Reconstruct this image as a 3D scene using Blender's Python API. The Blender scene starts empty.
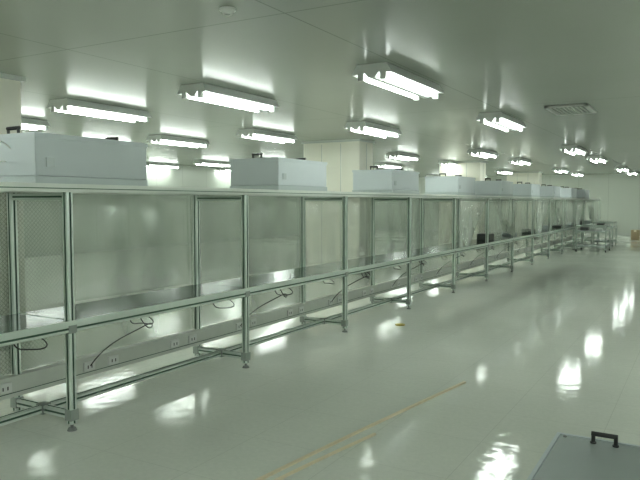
import bpy, bmesh, math, random
from mathutils import Vector, Matrix
random.seed(4)
S=1.4          # camera height in metres; all layout numbers below are in camera-heights
C=bpy.context.scene.collection
bpy.context.scene.view_settings.view_transform='Standard'

# ---------------------------------------------------------------- materials
def newmat(name):
    m=bpy.data.materials.new(name); m.use_nodes=True
    nt=m.node_tree; b=nt.nodes['Principled BSDF']
    return m,nt,b
def simple(name,col,rough=.5,metal=0,noise=0,nscale=20,bump=0,ior=1.5):
    m,nt,b=newmat(name)
    b.inputs['Base Color'].default_value=(*col,1)
    b.inputs['Roughness'].default_value=rough
    b.inputs['Metallic'].default_value=metal
    b.inputs['IOR'].default_value=ior
    if noise or bump:
        tc=nt.nodes.new('ShaderNodeTexCoord'); n=nt.nodes.new('ShaderNodeTexNoise')
        n.inputs['Scale'].default_value=nscale; n.inputs['Detail'].default_value=4
        nt.links.new(tc.outputs['Object'],n.inputs['Vector'])
        if noise:
            mx=nt.nodes.new('ShaderNodeMix'); mx.data_type='RGBA'
            mx.inputs[6].default_value=(*[c*(1-noise) for c in col],1)
            mx.inputs[7].default_value=(*[min(1,c*(1+noise)) for c in col],1)
            nt.links.new(n.outputs['Fac'],mx.inputs[0]); nt.links.new(mx.outputs[2],b.inputs['Base Color'])
        if bump:
            bp=nt.nodes.new('ShaderNodeBump'); bp.inputs['Strength'].default_value=bump; bp.inputs['Distance'].default_value=.01
            nt.links.new(n.outputs['Fac'],bp.inputs['Height']); nt.links.new(bp.outputs[0],b.inputs['Normal'])
    return m

def math_node(nt,op,a,b=None):
    n=nt.nodes.new('ShaderNodeMath'); n.operation=op
    for i,v in enumerate((a,b)):
        if v is None: continue
        if isinstance(v,(int,float)): n.inputs[i].default_value=v
        else: nt.links.new(v,n.inputs[i])
    return n.outputs[0]
def seam(nt,coord,period,offset,width):
    a=math_node(nt,'ADD',coord,-offset+1000*period)
    a=math_node(nt,'MODULO',a,period)
    a=math_node(nt,'SUBTRACT',a,period/2)
    a=math_node(nt,'ABSOLUTE',a)
    return math_node(nt,'GREATER_THAN',a,period/2-width/2)

def floor_mat():
    m,nt,b=newmat('vinyl_floor')
    tc=nt.nodes.new('ShaderNodeTexCoord')
    sp=nt.nodes.new('ShaderNodeSeparateXYZ'); nt.links.new(tc.outputs['Object'],sp.inputs[0])
    n1=nt.nodes.new('ShaderNodeTexNoise'); n1.inputs['Scale'].default_value=35; n1.inputs['Detail'].default_value=5
    n2=nt.nodes.new('ShaderNodeTexNoise'); n2.inputs['Scale'].default_value=1.1; n2.inputs['Detail'].default_value=5
    n3=nt.nodes.new('ShaderNodeTexNoise'); n3.inputs['Scale'].default_value=11; n3.inputs['Detail'].default_value=2
    for n in (n1,n2,n3): nt.links.new(tc.outputs['Object'],n.inputs['Vector'])
    r=nt.nodes.new('ShaderNodeValToRGB')
    r.color_ramp.elements[0].position=.35; r.color_ramp.elements[0].color=(.79,.82,.74,1)
    r.color_ramp.elements[1].position=.65; r.color_ramp.elements[1].color=(.88,.90,.82,1)
    mixv=math_node(nt,'ADD',math_node(nt,'MULTIPLY',n1.outputs['Fac'],.5),math_node(nt,'MULTIPLY',n2.outputs['Fac'],.5))
    nt.links.new(mixv,r.inputs[0])
    sx=seam(nt,sp.outputs['X'],.6,.1,.004); sy=seam(nt,sp.outputs['Y'],.6,.2,.004)
    sm=math_node(nt,'MAXIMUM',sx,sy)
    mx=nt.nodes.new('ShaderNodeMix'); mx.data_type='RGBA'; mx.inputs[7].default_value=(.62,.64,.57,1)
    nt.links.new(math_node(nt,'MULTIPLY',sm,.6),mx.inputs[0]); nt.links.new(r.outputs[0],mx.inputs[6])
    nt.links.new(mx.outputs[2],b.inputs['Base Color'])
    rr=math_node(nt,'ADD',math_node(nt,'MULTIPLY',n2.outputs['Fac'],.10),.02)
    nt.links.new(rr,b.inputs['Roughness'])
    bp=nt.nodes.new('ShaderNodeBump'); bp.inputs['Strength'].default_value=.2; bp.inputs['Distance'].default_value=.0062
    h=math_node(nt,'ADD',math_node(nt,'MULTIPLY',n3.outputs['Fac'],1.0),math_node(nt,'MULTIPLY',n1.outputs['Fac'],.25))
    nt.links.new(h,bp.inputs['Height']); nt.links.new(bp.outputs[0],b.inputs['Normal'])
    b.inputs['IOR'].default_value=1.5
    return m

def panel_mat(name,col,px,py,ox,oy,rough,axes='XY',spec=.5,metal=0):
    m,nt,b=newmat(name)
    tc=nt.nodes.new('ShaderNodeTexCoord')
    sp=nt.nodes.new('ShaderNodeSeparateXYZ'); nt.links.new(tc.outputs['Object'],sp.inputs[0])
    s=None
    if px: s=seam(nt,sp.outputs[axes[0]],px,ox,.010)
    if py:
        s2=seam(nt,sp.outputs[axes[1]],py,oy,.010)
        s=math_node(nt,'MAXIMUM',s,s2) if s is not None else s2
    n=nt.nodes.new('ShaderNodeTexNoise'); n.inputs['Scale'].default_value=.6; n.inputs['Detail'].default_value=3
    nt.links.new(tc.outputs['Object'],n.inputs['Vector'])
    mx=nt.nodes.new('ShaderNodeMix'); mx.data_type='RGBA'
    mx.inputs[6].default_value=(*[c*.94 for c in col],1); mx.inputs[7].default_value=(*[c*1.05 for c in col],1)
    nt.links.new(n.outputs['Fac'],mx.inputs[0])
    m2=nt.nodes.new('ShaderNodeMix'); m2.data_type='RGBA'; m2.inputs[7].default_value=(*[c*.6 for c in col],1)
    nt.links.new(s,m2.inputs[0]); nt.links.new(mx.outputs[2],m2.inputs[6])
    nt.links.new(m2.outputs[2],b.inputs['Base Color'])
    b.inputs['Roughness'].default_value=rough
    b.inputs['Specular IOR Level'].default_value=spec
    b.inputs['Metallic'].default_value=metal
    bp=nt.nodes.new('ShaderNodeBump'); bp.inputs['Strength'].default_value=.08; bp.inputs['Distance'].default_value=.05
    nt.links.new(n.outputs['Fac'],bp.inputs['Height']); nt.links.new(bp.outputs[0],b.inputs['Normal'])
    return m

def film_mat(name,col,transp,mesh=False,rough=.22,bump=.35,bscale=3,metal=.5,var=.3,bdist=.03,det=3):
    m,nt,b=newmat(name)
    out=nt.nodes['Material Output']
    b.inputs['Base Color'].default_value=(*col,1)
    b.inputs['Roughness'].default_value=rough
    b.inputs['Metallic'].default_value=metal
    tc=nt.nodes.new('ShaderNodeTexCoord')
    mp=nt.nodes.new('ShaderNodeMapping'); mp.inputs['Scale'].default_value=(1,1,.6)
    nt.links.new(tc.outputs['Object'],mp.inputs[0])
    n=nt.nodes.new('ShaderNodeTexNoise'); n.inputs['Scale'].default_value=bscale; n.inputs['Detail'].default_value=det
    nt.links.new(mp.outputs[0],n.inputs['Vector'])
    bp=nt.nodes.new('ShaderNodeBump'); bp.inputs['Strength'].default_value=bump; bp.inputs['Distance'].default_value=bdist
    nt.links.new(n.outputs['Fac'],bp.inputs['Height']); nt.links.new(bp.outputs[0],b.inputs['Normal'])
    tr=nt.nodes.new('ShaderNodeBsdfTransparent'); tr.inputs[0].default_value=(.95,.97,.94,1)
    ms=nt.nodes.new('ShaderNodeMixShader')
    nt.links.new(b.outputs[0],ms.inputs[1]); nt.links.new(tr.outputs[0],ms.inputs[2])
    n4=nt.nodes.new('ShaderNodeTexNoise'); n4.inputs['Scale'].default_value=1.2; n4.inputs['Detail'].default_value=1.5
    mp2=nt.nodes.new('ShaderNodeMapping'); mp2.inputs['Scale'].default_value=(1,2.2,.5)
    nt.links.new(tc.outputs['Object'],mp2.inputs[0]); nt.links.new(mp2.outputs[0],n4.inputs['Vector'])
    fac=math_node(nt,'ADD',math_node(nt,'MULTIPLY',n4.outputs['Fac'],var*2),transp-var)
    fac.node.use_clamp=True
    if mesh:
        sp=nt.nodes.new('ShaderNodeSeparateXYZ'); nt.links.new(tc.outputs['Object'],sp.inputs[0])
        u=math_node(nt,'ADD',sp.outputs['Y'],sp.outputs['Z']); v=math_node(nt,'SUBTRACT',sp.outputs['Y'],sp.outputs['Z'])
        s=math_node(nt,'MAXIMUM',seam(nt,u,.030,0,.004),seam(nt,v,.030,0,.004))
        mx=nt.nodes.new('ShaderNodeMix'); mx.data_type='RGBA'
        mx.inputs[6].default_value=(*col,1); mx.inputs[7].default_value=(.22,.24,.22,1)
        nt.links.new(s,mx.inputs[0]); nt.links.new(mx.outputs[2],b.inputs['Base Color'])
        fac=math_node(nt,'MULTIPLY',fac,math_node(nt,'SUBTRACT',1.0,math_node(nt,'MULTIPLY',s,.5)))
    nt.links.new(fac,ms.inputs[0]); nt.links.new(ms.outputs[0],out.inputs[0])
    return m

def emis(name,col,st):
    m,nt,b=newmat(name)
    b.inputs['Base Color'].default_value=(*col,1)
    b.inputs['Emission Color'].default_value=(*col,1); b.inputs['Emission Strength'].default_value=st
    return m

M={}
M['floor']=floor_mat()
M['ceil']=panel_mat('ceiling_steel_panel',(.335,.36,.315),1.443*S,3.435*S,-1.67*S,6.02*S,.26,spec=.3)
M['wallx']=panel_mat('wall_panel_side',(.49,.53,.465),1.2,0,0,0,.3,'YZ')
M['wally']=panel_mat('wall_panel_end',(.49,.53,.465),1.2,0,0,0,.3,'XZ')
M['base']=simple('baseboard_alu',(.5,.53,.49),.4,.6,.05)
M['col']=simple('column_cladding',(.82,.81,.70),.35,0,.03,3)
M['alu']=simple('aluminium_profile',(.72,.79,.74),.30,.8,.08,8)
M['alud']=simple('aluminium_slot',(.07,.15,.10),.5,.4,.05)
M['joint']=simple('joint_bracket',(.36,.40,.37),.4,.6,.05)
M['fascia']=simple('top_rail_white',(.70,.73,.68),.35,.3,.03)
M['table']=simple('esd_table_mat',(.03,.075,.05),.10,0,.15,2,.03,1.42)
M['film']=film_mat('vinyl_film',(.45,.485,.45),.38,rough=.20,bump=1,bscale=2.1,metal=.65,var=.42,bdist=.10,det=1)
M['filmm']=film_mat('vinyl_film_grid',(.45,.485,.45),.34,True,rough=.20,bump=.8,bscale=2.1,metal=.65,var=.35,bdist=.10,det=1)
M['filml']=film_mat('vinyl_film_lower',(.5,.53,.49),.45,rough=.25,bump=.6,bscale=3,det=1)
M['curt']=film_mat('clear_curtain',(.62,.66,.61),.6,False,.15,.5,6,.25)
M['ffu']=simple('ffu_painted_steel',(.60,.65,.67),.38,.15,.04,4)
M['ffulid']=simple('ffu_lid_steel',(.48,.53,.53),.33,.4,.05,4)
M['black']=simple('black_plastic',(.015,.015,.015),.4,0,.1)
M['duct']=simple('cable_duct_pvc',(.72,.75,.68),.4,0,.04)
M['socket']=simple('socket_white',(.85,.87,.83),.4,0,.02)
M['foot']=simple('leveling_foot',(.25,.26,.25),.5,.4,.05)
M['lampbody']=simple('lamp_housing_white',(.72,.75,.72),.35,0,.02)
M['tube']=emis('fluorescent_tube',(.92,1.0,.94),26.5)
M['wood']=simple('bare_wood',(.80,.71,.52),.6,0,.1,12)
M['card']=simple('cardboard',(.42,.33,.20),.8,0,.1)
M['dark']=simple('dark_equipment',(.06,.065,.06),.5,0,.2)
M['white']=simple('white_enamel',(.8,.82,.79),.35,0,.02)
M['yellow']=simple('brass_cap',(.55,.45,.10),.45,.2,.1)
M['grille']=simple('grille_enamel',(.55,.57,.54),.45,.1,.03)
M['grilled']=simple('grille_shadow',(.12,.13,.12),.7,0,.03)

# ---------------------------------------------------------------- mesh builder (units: camera heights)
class B:
    def __init__(s): s.v=[]; s.f=[]; s.m=[]; s.mats=[]; s.sm=[]
    def mi(s,k):
        if k not in s.mats: s.mats.append(k)
        return s.mats.index(k)
    def add(s,vs,fs,k,smooth=False):
        o=len(s.v); s.v+= [tuple(c*S for c in v) for v in vs]
        i=s.mi(k)
        for f in fs: s.f.append([o+a for a in f]); s.m.append(i); s.sm.append(smooth)
    def box(s,x0,x1,y0,y1,z0,z1,k):
        vs=[(x0,y0,z0),(x1,y0,z0),(x1,y1,z0),(x0,y1,z0),(x0,y0,z1),(x1,y0,z1),(x1,y1,z1),(x0,y1,z1)]
        s.add(vs,[(0,3,2,1),(4,5,6,7),(0,1,5,4),(1,2,6,5),(2,3,7,6),(3,0,4,7)],k)
    def bbox(s,x0,x1,y0,y1,z0,z1,k,b=.006):
        bm=bmesh.new(); bmesh.ops.create_cube(bm,size=1)
        for v in bm.verts:
            v.co=Vector(((x0+x1)/2+v.co.x*(x1-x0),(y0+y1)/2+v.co.y*(y1-y0),(z0+z1)/2+v.co.z*(z1-z0)))
        bmesh.ops.bevel(bm,geom=bm.edges[:],offset=b,segments=2,affect='EDGES',profile=.5)
        bm.verts.index_update()
        s.add([tuple(v.co) for v in bm.verts],[[v.index for v in f.verts] for f in bm.faces],k); bm.free()
    def cyl(s,p,q,r,k,n=12,r2=None):
        p=Vector(p);q=Vector(q); d=(q-p).normalized()
        a=Vector((0,0,1)) if abs(d.z)<.9 else Vector((1,0,0))
        u=d.cross(a).normalized(); w=d.cross(u)
        r2=r if r2 is None else r2
        vs=[]
        for c,rr in ((p,r),(q,r2)):
            for i in range(n):
                t=2*math.pi*i/n; vs.append(tuple(c+u*math.cos(t)*rr+w*math.sin(t)*rr))
        s.add(vs,[(i,(i+1)%n,n+(i+1)%n,n+i) for i in range(n)],k,True)
        s.add(vs[:n],[list(range(n))[::-1]],k); s.add(vs[n:],[list(range(n))],k)
    def prof(s,p,q,w,k='alu',kd='alud'):
        # extruded square T-slot profile with a groove on each side
        p=Vector(p);q=Vector(q); d=(q-p).normalized()
        a=Vector((0,1,0)) if abs(d.y)<.9 else Vector((1,0,0))
        if abs(d.z)<.9: a=Vector((0,0,1))
        u=d.cross(a).normalized(); t=d.cross(u).normalized()
        h=w/2; g=w*.13; dp=w*.22; c=w*.1
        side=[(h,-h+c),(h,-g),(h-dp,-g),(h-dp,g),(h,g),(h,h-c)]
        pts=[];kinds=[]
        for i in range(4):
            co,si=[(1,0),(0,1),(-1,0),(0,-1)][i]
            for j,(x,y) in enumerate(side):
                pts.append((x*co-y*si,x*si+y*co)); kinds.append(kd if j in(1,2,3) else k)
        n=len(pts)
        vs=[tuple(p+u*x+t*y) for x,y in pts]+[tuple(q+u*x+t*y) for x,y in pts]
        for i in range(n):
            j=(i+1)%n
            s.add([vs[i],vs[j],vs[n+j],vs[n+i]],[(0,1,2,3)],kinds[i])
        s.add(vs[:n],[list(range(n))[::-1]],k); s.add(vs[n:],[list(range(n))],k)
    def obj(s,name,parent=None,origin=None):
        me=bpy.data.meshes.new(name); 
        o0=Vector(origin)*S if origin else Vector((0,0,0))
        me.from_pydata([tuple(Vector(v)-o0) for v in s.v],[],s.f)
        for k in s.mats: me.materials.append(M[k])
        me.polygons.foreach_set('material_index',s.m)
        me.polygons.foreach_set('use_smooth',s.sm)
        bm=bmesh.new(); bm.from_mesh(me); bmesh.ops.recalc_face_normals(bm,faces=bm.faces); bm.to_mesh(me); bm.free()
        me.update()
        ob=bpy.data.objects.new(name,me); C.objects.link(ob); ob.location=o0
        if parent: ob.parent=parent
        return ob
def tubecurve(name,paths,r,mat,parent=None):
    cu=bpy.data.curves.new(name,'CURVE'); cu.dimensions='3D'; cu.bevel_depth=r*S; cu.bevel_resolution=2
    for pts in paths:
        sp=cu.splines.new('NURBS'); sp.points.add(len(pts)-1); sp.use_endpoint_u=True; sp.order_u=4
        for i,p in enumerate(pts): sp.points[i].co=(p[0]*S,p[1]*S,p[2]*S,1)
    cu.materials.append(M[mat])
    ob=bpy.data.objects.new(name,cu); C.objects.link(ob)
    if parent: ob.parent=parent
    return ob

# ---------------------------------------------------------------- room shell
XL,XR,YB,YF,H=-10.6,4.6,-3.6,22.0,1.85
t=.1
b=B(); b.box(XL-t,XR+t,YB-t,YF+t,-t,0,'floor'); b.obj('floor')
b=B(); b.box(XL-t,XR+t,YB-t,YF+t,H,H+t,'ceil'); b.obj('ceiling')
b=B(); b.box(XL-t,XL,YB,YF,0,H,'wallx'); b.obj('wall_left')
b=B(); b.box(XR,XR+t,YB,YF,0,H,'wallx'); b.obj('wall_right')
b=B(); b.box(XL-t,XR+t,YF,YF+t,0,H,'wally'); b.obj('wall_far')
b=B(); b.box(XL-t,XR+t,YB-t,YB,0,H,'wally'); b.obj('wall_back')
b=B(); b.box(XL,XR,YF-.015,YF,0,.07,'base'); b.obj('baseboard_far')
b=B(); b.box(XL,XL+.015,YB,YF-.015,0,.07,'base'); b.obj('baseboard_left')

# columns (cladded, with corner trims and a collar at the ceiling)
for i in range(-1,4):
    y1=2.99+5.58*i; y0=y1-.42
    b=B(); x0,x1=-4.96,-4.07
    b.bbox(x0,x1,y0,y1,0,H,'col',.012)
    for xx in (x0+.30,x0+.60):
        b.box(xx-.004,xx+.004,y0-.003,y0,.08,H-.05,'base')
    b.box(x1,x1+.004,y0+.2,y0+.21,.08,H-.05,'base')
    b.box(x0-.012,x1+.012,y0-.012,y1+.012,0,.07,'base')
    b.box(x0-.02,x1+.02,y0-.02,y1+.02,H-.03,H,'base')
    b.obj('structural_column',origin=((x0+x1)/2,(y0+y1)/2,0))

# ---------------------------------------------------------------- fluorescent lamps
L=.94
def make_lamp():
    b=B()
    hl=L/2
    sec=[(-.10,H),(-.135,H-.055),(-.133,H-.062),(-.05,H-.052),(-.02,H-.085),(.02,H-.085),(.05,H-.052),(.133,H-.062),(.135,H-.055),(.10,H)]
    n=len(sec)
    vs=[(x,-hl,z) for x,z in sec]+[(x,hl,z) for x,z in sec]
    b.add(vs,[(i,(i+1)%n,n+(i+1)%n,n+i) for i in range(n)]+[list(range(n))[::-1],list(range(n,2*n))],'lampbody')
    for sx in (-.075,.075):
        b.cyl((sx,-hl+.02,H-.076),(sx,hl-.02,H-.076),.014,'tube',8)
        for sy in (-1,1):
            b.box(sx-.018,sx+.018,min(sy*hl,sy*(hl-.022)),max(sy*hl,sy*(hl-.022)),H-.096,H-.05,'lampbody')
    return b.obj('fluorescent_ceiling_lamp',origin=(0,0,H))
first=make_lamp(); me=first.data
rows=[-2.58,.03,4.25,6.86,11.10,13.7,18.0,20.5]  # first two rows are unseen lamps, added on the same pattern for light
cols=[-1.81+1.435*k for k in range(-6,5)]  # rightmost columns are out of view, added for light and floor reflections
cnt=0
for y in rows:
    for k,x in enumerate(cols):
        if k==7 and y>1: continue  # column kept only where unseen, added to brighten the near floor
        if cnt==0: o=first
        else:
            o=bpy.data.objects.new('fluorescent_ceiling_lamp',me); C.objects.link(o)
        o.location=(x*S,y*S,H*S); cnt+=1

# ---------------------------------------------------------------- workbench line
bench=bpy.data.objects.new('cleanroom_workbench_line',None); C.objects.link(bench)
XF,XK=-2.385,-2.76      # front / back post centre lines
Y0,BAY=1.963,1.283
K0,K1=-2,13
W=.034; TOP=1.078
ys=[Y0+BAY*k for k in range(K0,K1+1)]
b=B()
XM=(XF+XK)/2
for y in ys:
    for x in (XF,XK):
        b.prof((x,y,.03),(x,y,TOP-.036),W)
        b.cyl((x,y,0),(x,y,.012),.022,'foot',12,.016); b.cyl((x,y,.01),(x,y,.035),.007,'foot',8)
        for z in (.07,.455): # corner brackets
            b.box(x-.02,x+.02,y-.021,y+.021,z-.024,z+.024,'joint')
    b.prof((XK+W/2,y,.07),(XF-W/2,y,.07),W)
    b.prof((XK+W/2,y,.44),(XF-W/2,y,.44),W)
    b.prof((XK+W/2,y,TOP-.055),(XF-W/2,y,TOP-.055),W*.9)
for y0,y1 in zip(ys,ys[1:]):
    b.prof((XM,y0+W/2,.07),(XM,y1-W/2,.07),W)
    b.prof((XF,y0+W/2,.452),(XF,y1-W/2,.452),W)
    b.prof((XK,y0+W/2,.452),(XK,y1-W/2,.452),W)
    b.box(XM-.022,XM+.022,y0-.022,y0+.022,.047,.093,'joint')
b.box(XF-.016,XF+.016,ys[0]-.02,ys[-1]+.02,TOP-.036,TOP,'fascia')
b.box(XF+.016,XF+.019,ys[0]-.02,ys[-1]+.02,TOP-.022,TOP-.018,'alud')
b.box(XK-.016,XK+.016,ys[0]-.02,ys[-1]+.02,TOP-.036,TOP,'fascia')
b.obj('aluminium_frame',bench)
b=B()
for y0,y1 in zip(ys,ys[1:]):
    b.bbox(XK+.02,XF+.022,y0+.003,y1-.003,.470,.487,'table',.003)
    b.box(XF+.022,XF+.028,y0,y1,.468,.488,'alu')
b.obj('table_top',bench)
b=B()
for y0,y1 in zip(ys,ys[1:]): b.box(XK+.016,XF-.016,y0+.01,y1-.01,TOP-.012,TOP-.006,'duct')
b.obj('top_panel',bench)

# back film, as gently rippled sheets
def sheet(b,x,y0,y1,z0,z1,k,amp=.006,freq=7,ph=0,ny=28,nz=6,cut=None):
    vs=[];fs=[]
    for j in range(nz+1):
        for i in range(ny+1):
            u=i/ny;v=j/nz
            y=y0+(y1-y0)*u; z=z1+(z0-z1)*v
            if cut: y,z=cut(u,v,y,z)
            xx=x+amp*(.25+.75*v)*math.sin(freq*u*2*math.pi+ph+1.3*math.sin(3*u+ph))
            vs.append((xx,y,z))
    for j in range(nz):
        for i in range(ny):
            a=j*(ny+1)+i; fs.append((a,a+1,a+ny+2,a+ny+1))
    b.add(vs,fs,k,True)
b=B()
for i,(y0,y1) in enumerate(zip(ys,ys[1:])):
    k=K0+i
    if k<0: sheet(b,XK-.028,y0+.01,y1+.01,.2,TOP-.03,'filmm',.003,2,i)
    elif k==0:
        sheet(b,XK-.028,y0+.01,y0+.3,.2,TOP-.03,'filmm',.003,1,i)
        sheet(b,XK-.030,y0+.3,y1+.01,.488,TOP-.03,'film',.004,2,i)
        sheet(b,XK-.030,y0+.3,y1+.01,.2,.487,'filml',.003,2,i)
    else:
        sheet(b,XK-.028,y0+.01,y1+.01,.488,TOP-.03,'film',.005,2.3,i*1.7)
        sheet(b,XK-.028,y0+.01,y1+.01,.2,.487,'filml',.003,2,i)
b.obj('vinyl_back_curtain',bench)
# front curtains on the far bays
b=B()
for k in range(4,13):
    y0=Y0+BAY*k+.03; y1=y0+BAY-.06
    if k%3==1:
        cut=lambda u,v,y,z,y0=y0:(y0+(y-y0)*(1-.75*v**.8)+.02*v, z)
        sheet(b,XF+.045,y0,y1,.50,TOP-.03,'curt',.022,9,k,60,14,cut)
    elif k%3==2:
        cut=lambda u,v,y,z,y1=y1:(y1-(y1-y)*(1-.5*v**.9), z+ .12*v*(1-u))
        sheet(b,XF+.045,y0,y1,.50,TOP-.03,'curt',.02,8,k,60,14,cut)
    else:
        sheet(b,XF+.045,y0,y1,.55,TOP-.03,'curt',.015,6,k,60,10)
b.obj('clear_front_curtain',bench)
# cable duct with sockets
b=B()
b.box(XK-.02,XK+.03,ys[0],ys[-1],.105,.20,'duct')
b.box(XK+.03,XK+.033,ys[0],ys[-1],.125,.128,'alud')
y=ys[0]+.4
socks=[]
while y<ys[-1]:
    for dy in (0,.16):
        b.bbox(XK+.03,XK+.042,y+dy-.035,y+dy+.035,.134,.182,'socket',.003)
        for q in (-.012,.012): b.box(XK+.042,XK+.0425,y+dy+q-.003,y+dy+q+.003,.148,.164,'black')
    socks.append(y); y+=.64
b.obj('cable_duct',bench)
paths=[]
for i,y in enumerate(socks):
    r=random.Random(i)
    x=XF-.05; l=.12+.1*r.random()
    z=.44
    paths.append([(x,y,z),(x-.01,y+.02,z-.05),(x,y+l*.5,z-.03-.04*r.random()),(x+.01,y+l,z-.07),(x,y+l+.04,z-.05),(x-.05,y+l+.02,z-.02)])
    if i%2==0:
        paths.append([(x-.02,y+.08,z),(x-.01,y+.11,z-.06),(x,y+.15,z-.10),(x-.03,y+.2,z-.05),(x-.1,y+.17,.34),(XK+.09,y+.05,.26),(XK+.045,y,.16)])
tubecurve('power_cables',paths,.003,'black',bench)

# ---------------------------------------------------------------- fan filter units
def make_ffu(loc,w=.40,hoff=0,name='fan_filter_unit'):
    b=B(); l,h=.65,.212
    b.box(-w/2,w/2,-l/2,l/2,0,.03,'ffulid')                 # filter flange
    b.bbox(-w/2+.004,w/2-.004,-l/2+.004,l/2-.004,.03,h-.006,'ffu',.005)
    rim=.012
    b.box(-w/2,w/2,-l/2,-l/2+rim,h-.02,h,'ffu'); b.box(-w/2,w/2,l/2-rim,l/2,h-.02,h,'ffu')
    b.box(-w/2,-w/2+rim,-l/2+rim,l/2-rim,h-.02,h,'ffu'); b.box(w/2-rim,w/2,-l/2+rim,l/2-rim,h-.02,h,'ffu')
    b.box(-w/2+rim+.003,w/2-rim-.003,-l/2+rim+.003,l/2-rim-.003,h-.008,h-.003,'ffulid')
    for sx in (-1,1):
        for sy in (-1,1): b.cyl((sx*(w/2-.03),sy*(l/2-.03),h-.004),(sx*(w/2-.03),sy*(l/2-.03),h+.001),.006,'foot',8)
    for e in (-1,1):
        y=e*(l/2-.045)
        for sx in (-.034,.034):
            sx+=hoff
            b.cyl((sx,y,h-.004),(sx,y,h+.028),.0065,'black',8)
            b.cyl((sx,y,h-.004),(sx,y,h+.002),.010,'black',8)
        b.cyl((hoff-.040,y,h+.029),(hoff+.040,y,h+.029),.008,'black',8)
    b.box(w/2-.004,w/2,-.27,-.23,.07,.11,'ffulid')
    o=b.obj(name); o.location=Vector(loc)*S; return o
yc=1.835+.325; k=-1
while True:
    y=yc+1.83*k
    if y>18.2: break
    make_ffu((XF-.235,y,TOP+.001)); k+=1
make_ffu((-.24,2.04,.0),.36,-.025)
tubecurve('ffu_power_cord',[[( -2.60,1.9,1.15),(-2.62,1.84,1.2),(-2.66,1.7,1.12),(-2.64,1.6,1.25),(-2.55,1.5,1.1),(-2.45,1.45,1.085)],
   [(-2.58,1.86,1.2),(-2.60,1.8,1.3),(-2.64,1.72,1.2),(-2.6,1.62,1.085),(-2.55,1.3,1.084)]],.003,'socket',bench)

# ---------------------------------------------------------------- wooden strips on the floor
def strip(p,q,w,h,name='wooden_strip'):
    p=Vector((*p,0));q=Vector((*q,0)); d=(q-p).normalized(); nrm=Vector((-d.y,d.x,0))*w/2
    b=B(); up=Vector((0,0,h))
    z=Vector((0,0,.001))
    N=14; vs=[]
    for i in range(N+1):
        u=i/N; c=p.lerp(q,u)+Vector((-d.y,d.x,0))*.012*math.sin(math.pi*u)+z
        for a in (-nrm,nrm,nrm+up,-nrm+up): vs.append(tuple(c+a))
    fs=[(0,1,2,3),tuple(4*N+i for i in (3,2,1,0))]
    for i in range(N):
        for j in range(4):
            fs.append((4*i+j,4*i+4+j,4*i+4+(j+1)%4,4*i+(j+1)%4))
    b.add(vs,fs,'wood'); b.obj(name)
strip((-1.42,1.45),(-1.128,3.57),.013,.009)
strip((-1.36,1.5),(-1.205,2.57),.011,.008)

# floor cap
b=B(); b.cyl((-2.13,5.01,0),(-2.13,5.01,.008),.04,'yellow',20); b.cyl((-2.13,5.01,.008),(-2.13,5.01,.011),.024,'yellow',16); b.obj('floor_outlet_cap')

# ---------------------------------------------------------------- ceiling diffuser + smoke detector
cx,cy=-1.09,6.5
b=B()
w,l=.36,.58
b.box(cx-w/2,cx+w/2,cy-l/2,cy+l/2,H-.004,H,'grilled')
for a in ((cx-w/2,cx-w/2+.03,cy-l/2,cy+l/2),(cx+w/2-.03,cx+w/2,cy-l/2,cy+l/2),(cx-w/2,cx+w/2,cy-l/2,cy-l/2+.03),(cx-w/2,cx+w/2,cy+l/2-.03,cy+l/2)):
    b.box(*a,H-.018,H,'grille')
for i in range(1,10):
    xx=cx-w/2+i*w/10; b.box(xx-.010,xx+.010,cy-l/2+.03,cy+l/2-.03,H-.015,H-.006,'grille')
b.obj('ceiling_air_grille')
b=B(); c=(-1.85,2.40)
b.cyl((*c,H-.010),(*c,H),.036,'white',24); b.cyl((*c,H-.024),(*c,H-.010),.021,'white',24,.03); b.cyl((*c,H-.03),(*c,H-.024),.010,'grille',16)
b.obj('smoke_detector')

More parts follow.
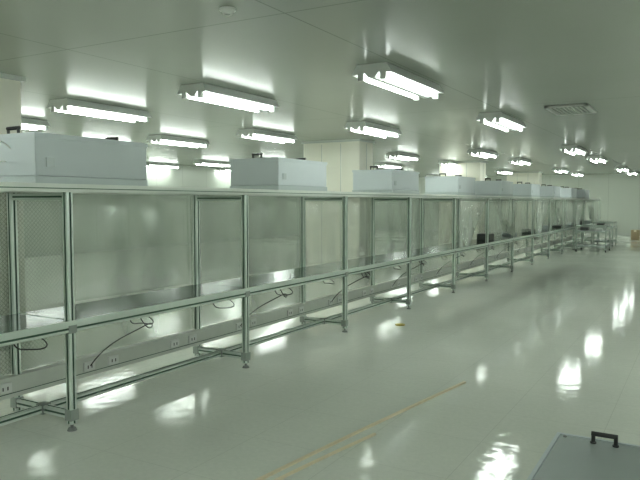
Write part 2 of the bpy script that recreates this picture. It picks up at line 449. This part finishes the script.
# ---------------------------------------------------------------- things at the far end
def frame_table(x0,x1,y0,y1,h,name,items=True):
    b=B(); w=.026
    for x in (x0,x1):
        for y in (y0,y1):
            b.prof((x,y,.05),(x,y,h+.12),w); b.cyl((x-.01,y,.025),(x+.01,y,.025),.025,'black',12)
            b.cyl((x,y,.03),(x,y,.055),.008,'foot',8)
    for z in (.1,h,h+.11):
        b.prof((x0,y0,z),(x1,y0,z),w);b.prof((x0,y1,z),(x1,y1,z),w);b.prof((x0,y0,z),(x0,y1,z),w);b.prof((x1,y0,z),(x1,y1,z),w)
    b.box(x0,x1,y0,y1,h+.012,h+.024,'ffulid'); b.box(x0,x1,y0,y1,.112,.118,'ffulid')
    if items:
        b.bbox(x0+.05,x0+.2,y0+.1,y0+.3,h+.024,h+.09,'dark',.008); b.bbox(x1-.2,x1-.08,y0+.1,y0+.25,h+.024,h+.07,'white',.008)
    b.obj(name)
frame_table(-2.25,-1.70,14.3,14.95,.40,'equipment_cart')
frame_table(-2.20,-1.80,16.3,17.0,.42,'equipment_cart')
def cbox(x,y,w,d,h,z=0,name='cardboard_box'):
    b=B(); b.bbox(x-w/2,x+w/2,y-d/2,y+d/2,z,z+h,'card',.004)
    b.box(x-w/2+.002,x+w/2-.002,y-.02,y+.02,z+h-.001,z+h+.001,'wood'); b.box(x-.03,x+.03,y-d/2-.001,y-d/2,z+h-.05,z+h,'wood')
    b.obj(name)
cbox(-1.60,19.6,.2,.3,.26)
b=B(); b.bbox(-1.42,-.9,19.3,19.8,.03,.86,'white',.01); b.box(-1.165,-1.155,19.297,19.3,.06,.82,'grilled')
for x in (-1.2,-1.12): b.box(x-.006,x+.006,19.285,19.3,.42,.52,'foot')
for x in (-1.38,-.94):
    for y in (19.34,19.76): b.cyl((x,y,0),(x,y,.03),.02,'foot',10)
b.obj('metal_cabinet')
# equipment left on the far table tops
b=B()
for k in range(5,13):
    y=Y0+BAY*k+.55
    b.bbox(XF-.30,XF-.12,y,y+.22,.488,.488+.04+.02*(k%3),'dark' if k%2 else 'ffulid',.006)
    b.box(XF-.28,XF-.14,y+.02,y+.20,.488+.04+.02*(k%3),.488+.046+.02*(k%3),'foot')
b.obj('bench_power_supplies',bench)

# ---------------------------------------------------------------- world + camera
w=bpy.data.worlds.new('w'); bpy.context.scene.world=w; w.use_nodes=True
w.node_tree.nodes['Background'].inputs[0].default_value=(.3,.33,.3,1); w.node_tree.nodes['Background'].inputs[1].default_value=.1
cam=bpy.data.cameras.new('camera'); co=bpy.data.objects.new('camera',cam); C.objects.link(co)
cam.sensor_width=36; cam.lens=670/640*36; cam.clip_end=200
co.location=(0,0,S); co.rotation_euler=(math.radians(90-3.246),0,math.radians(29.91))
bpy.context.scene.camera=co
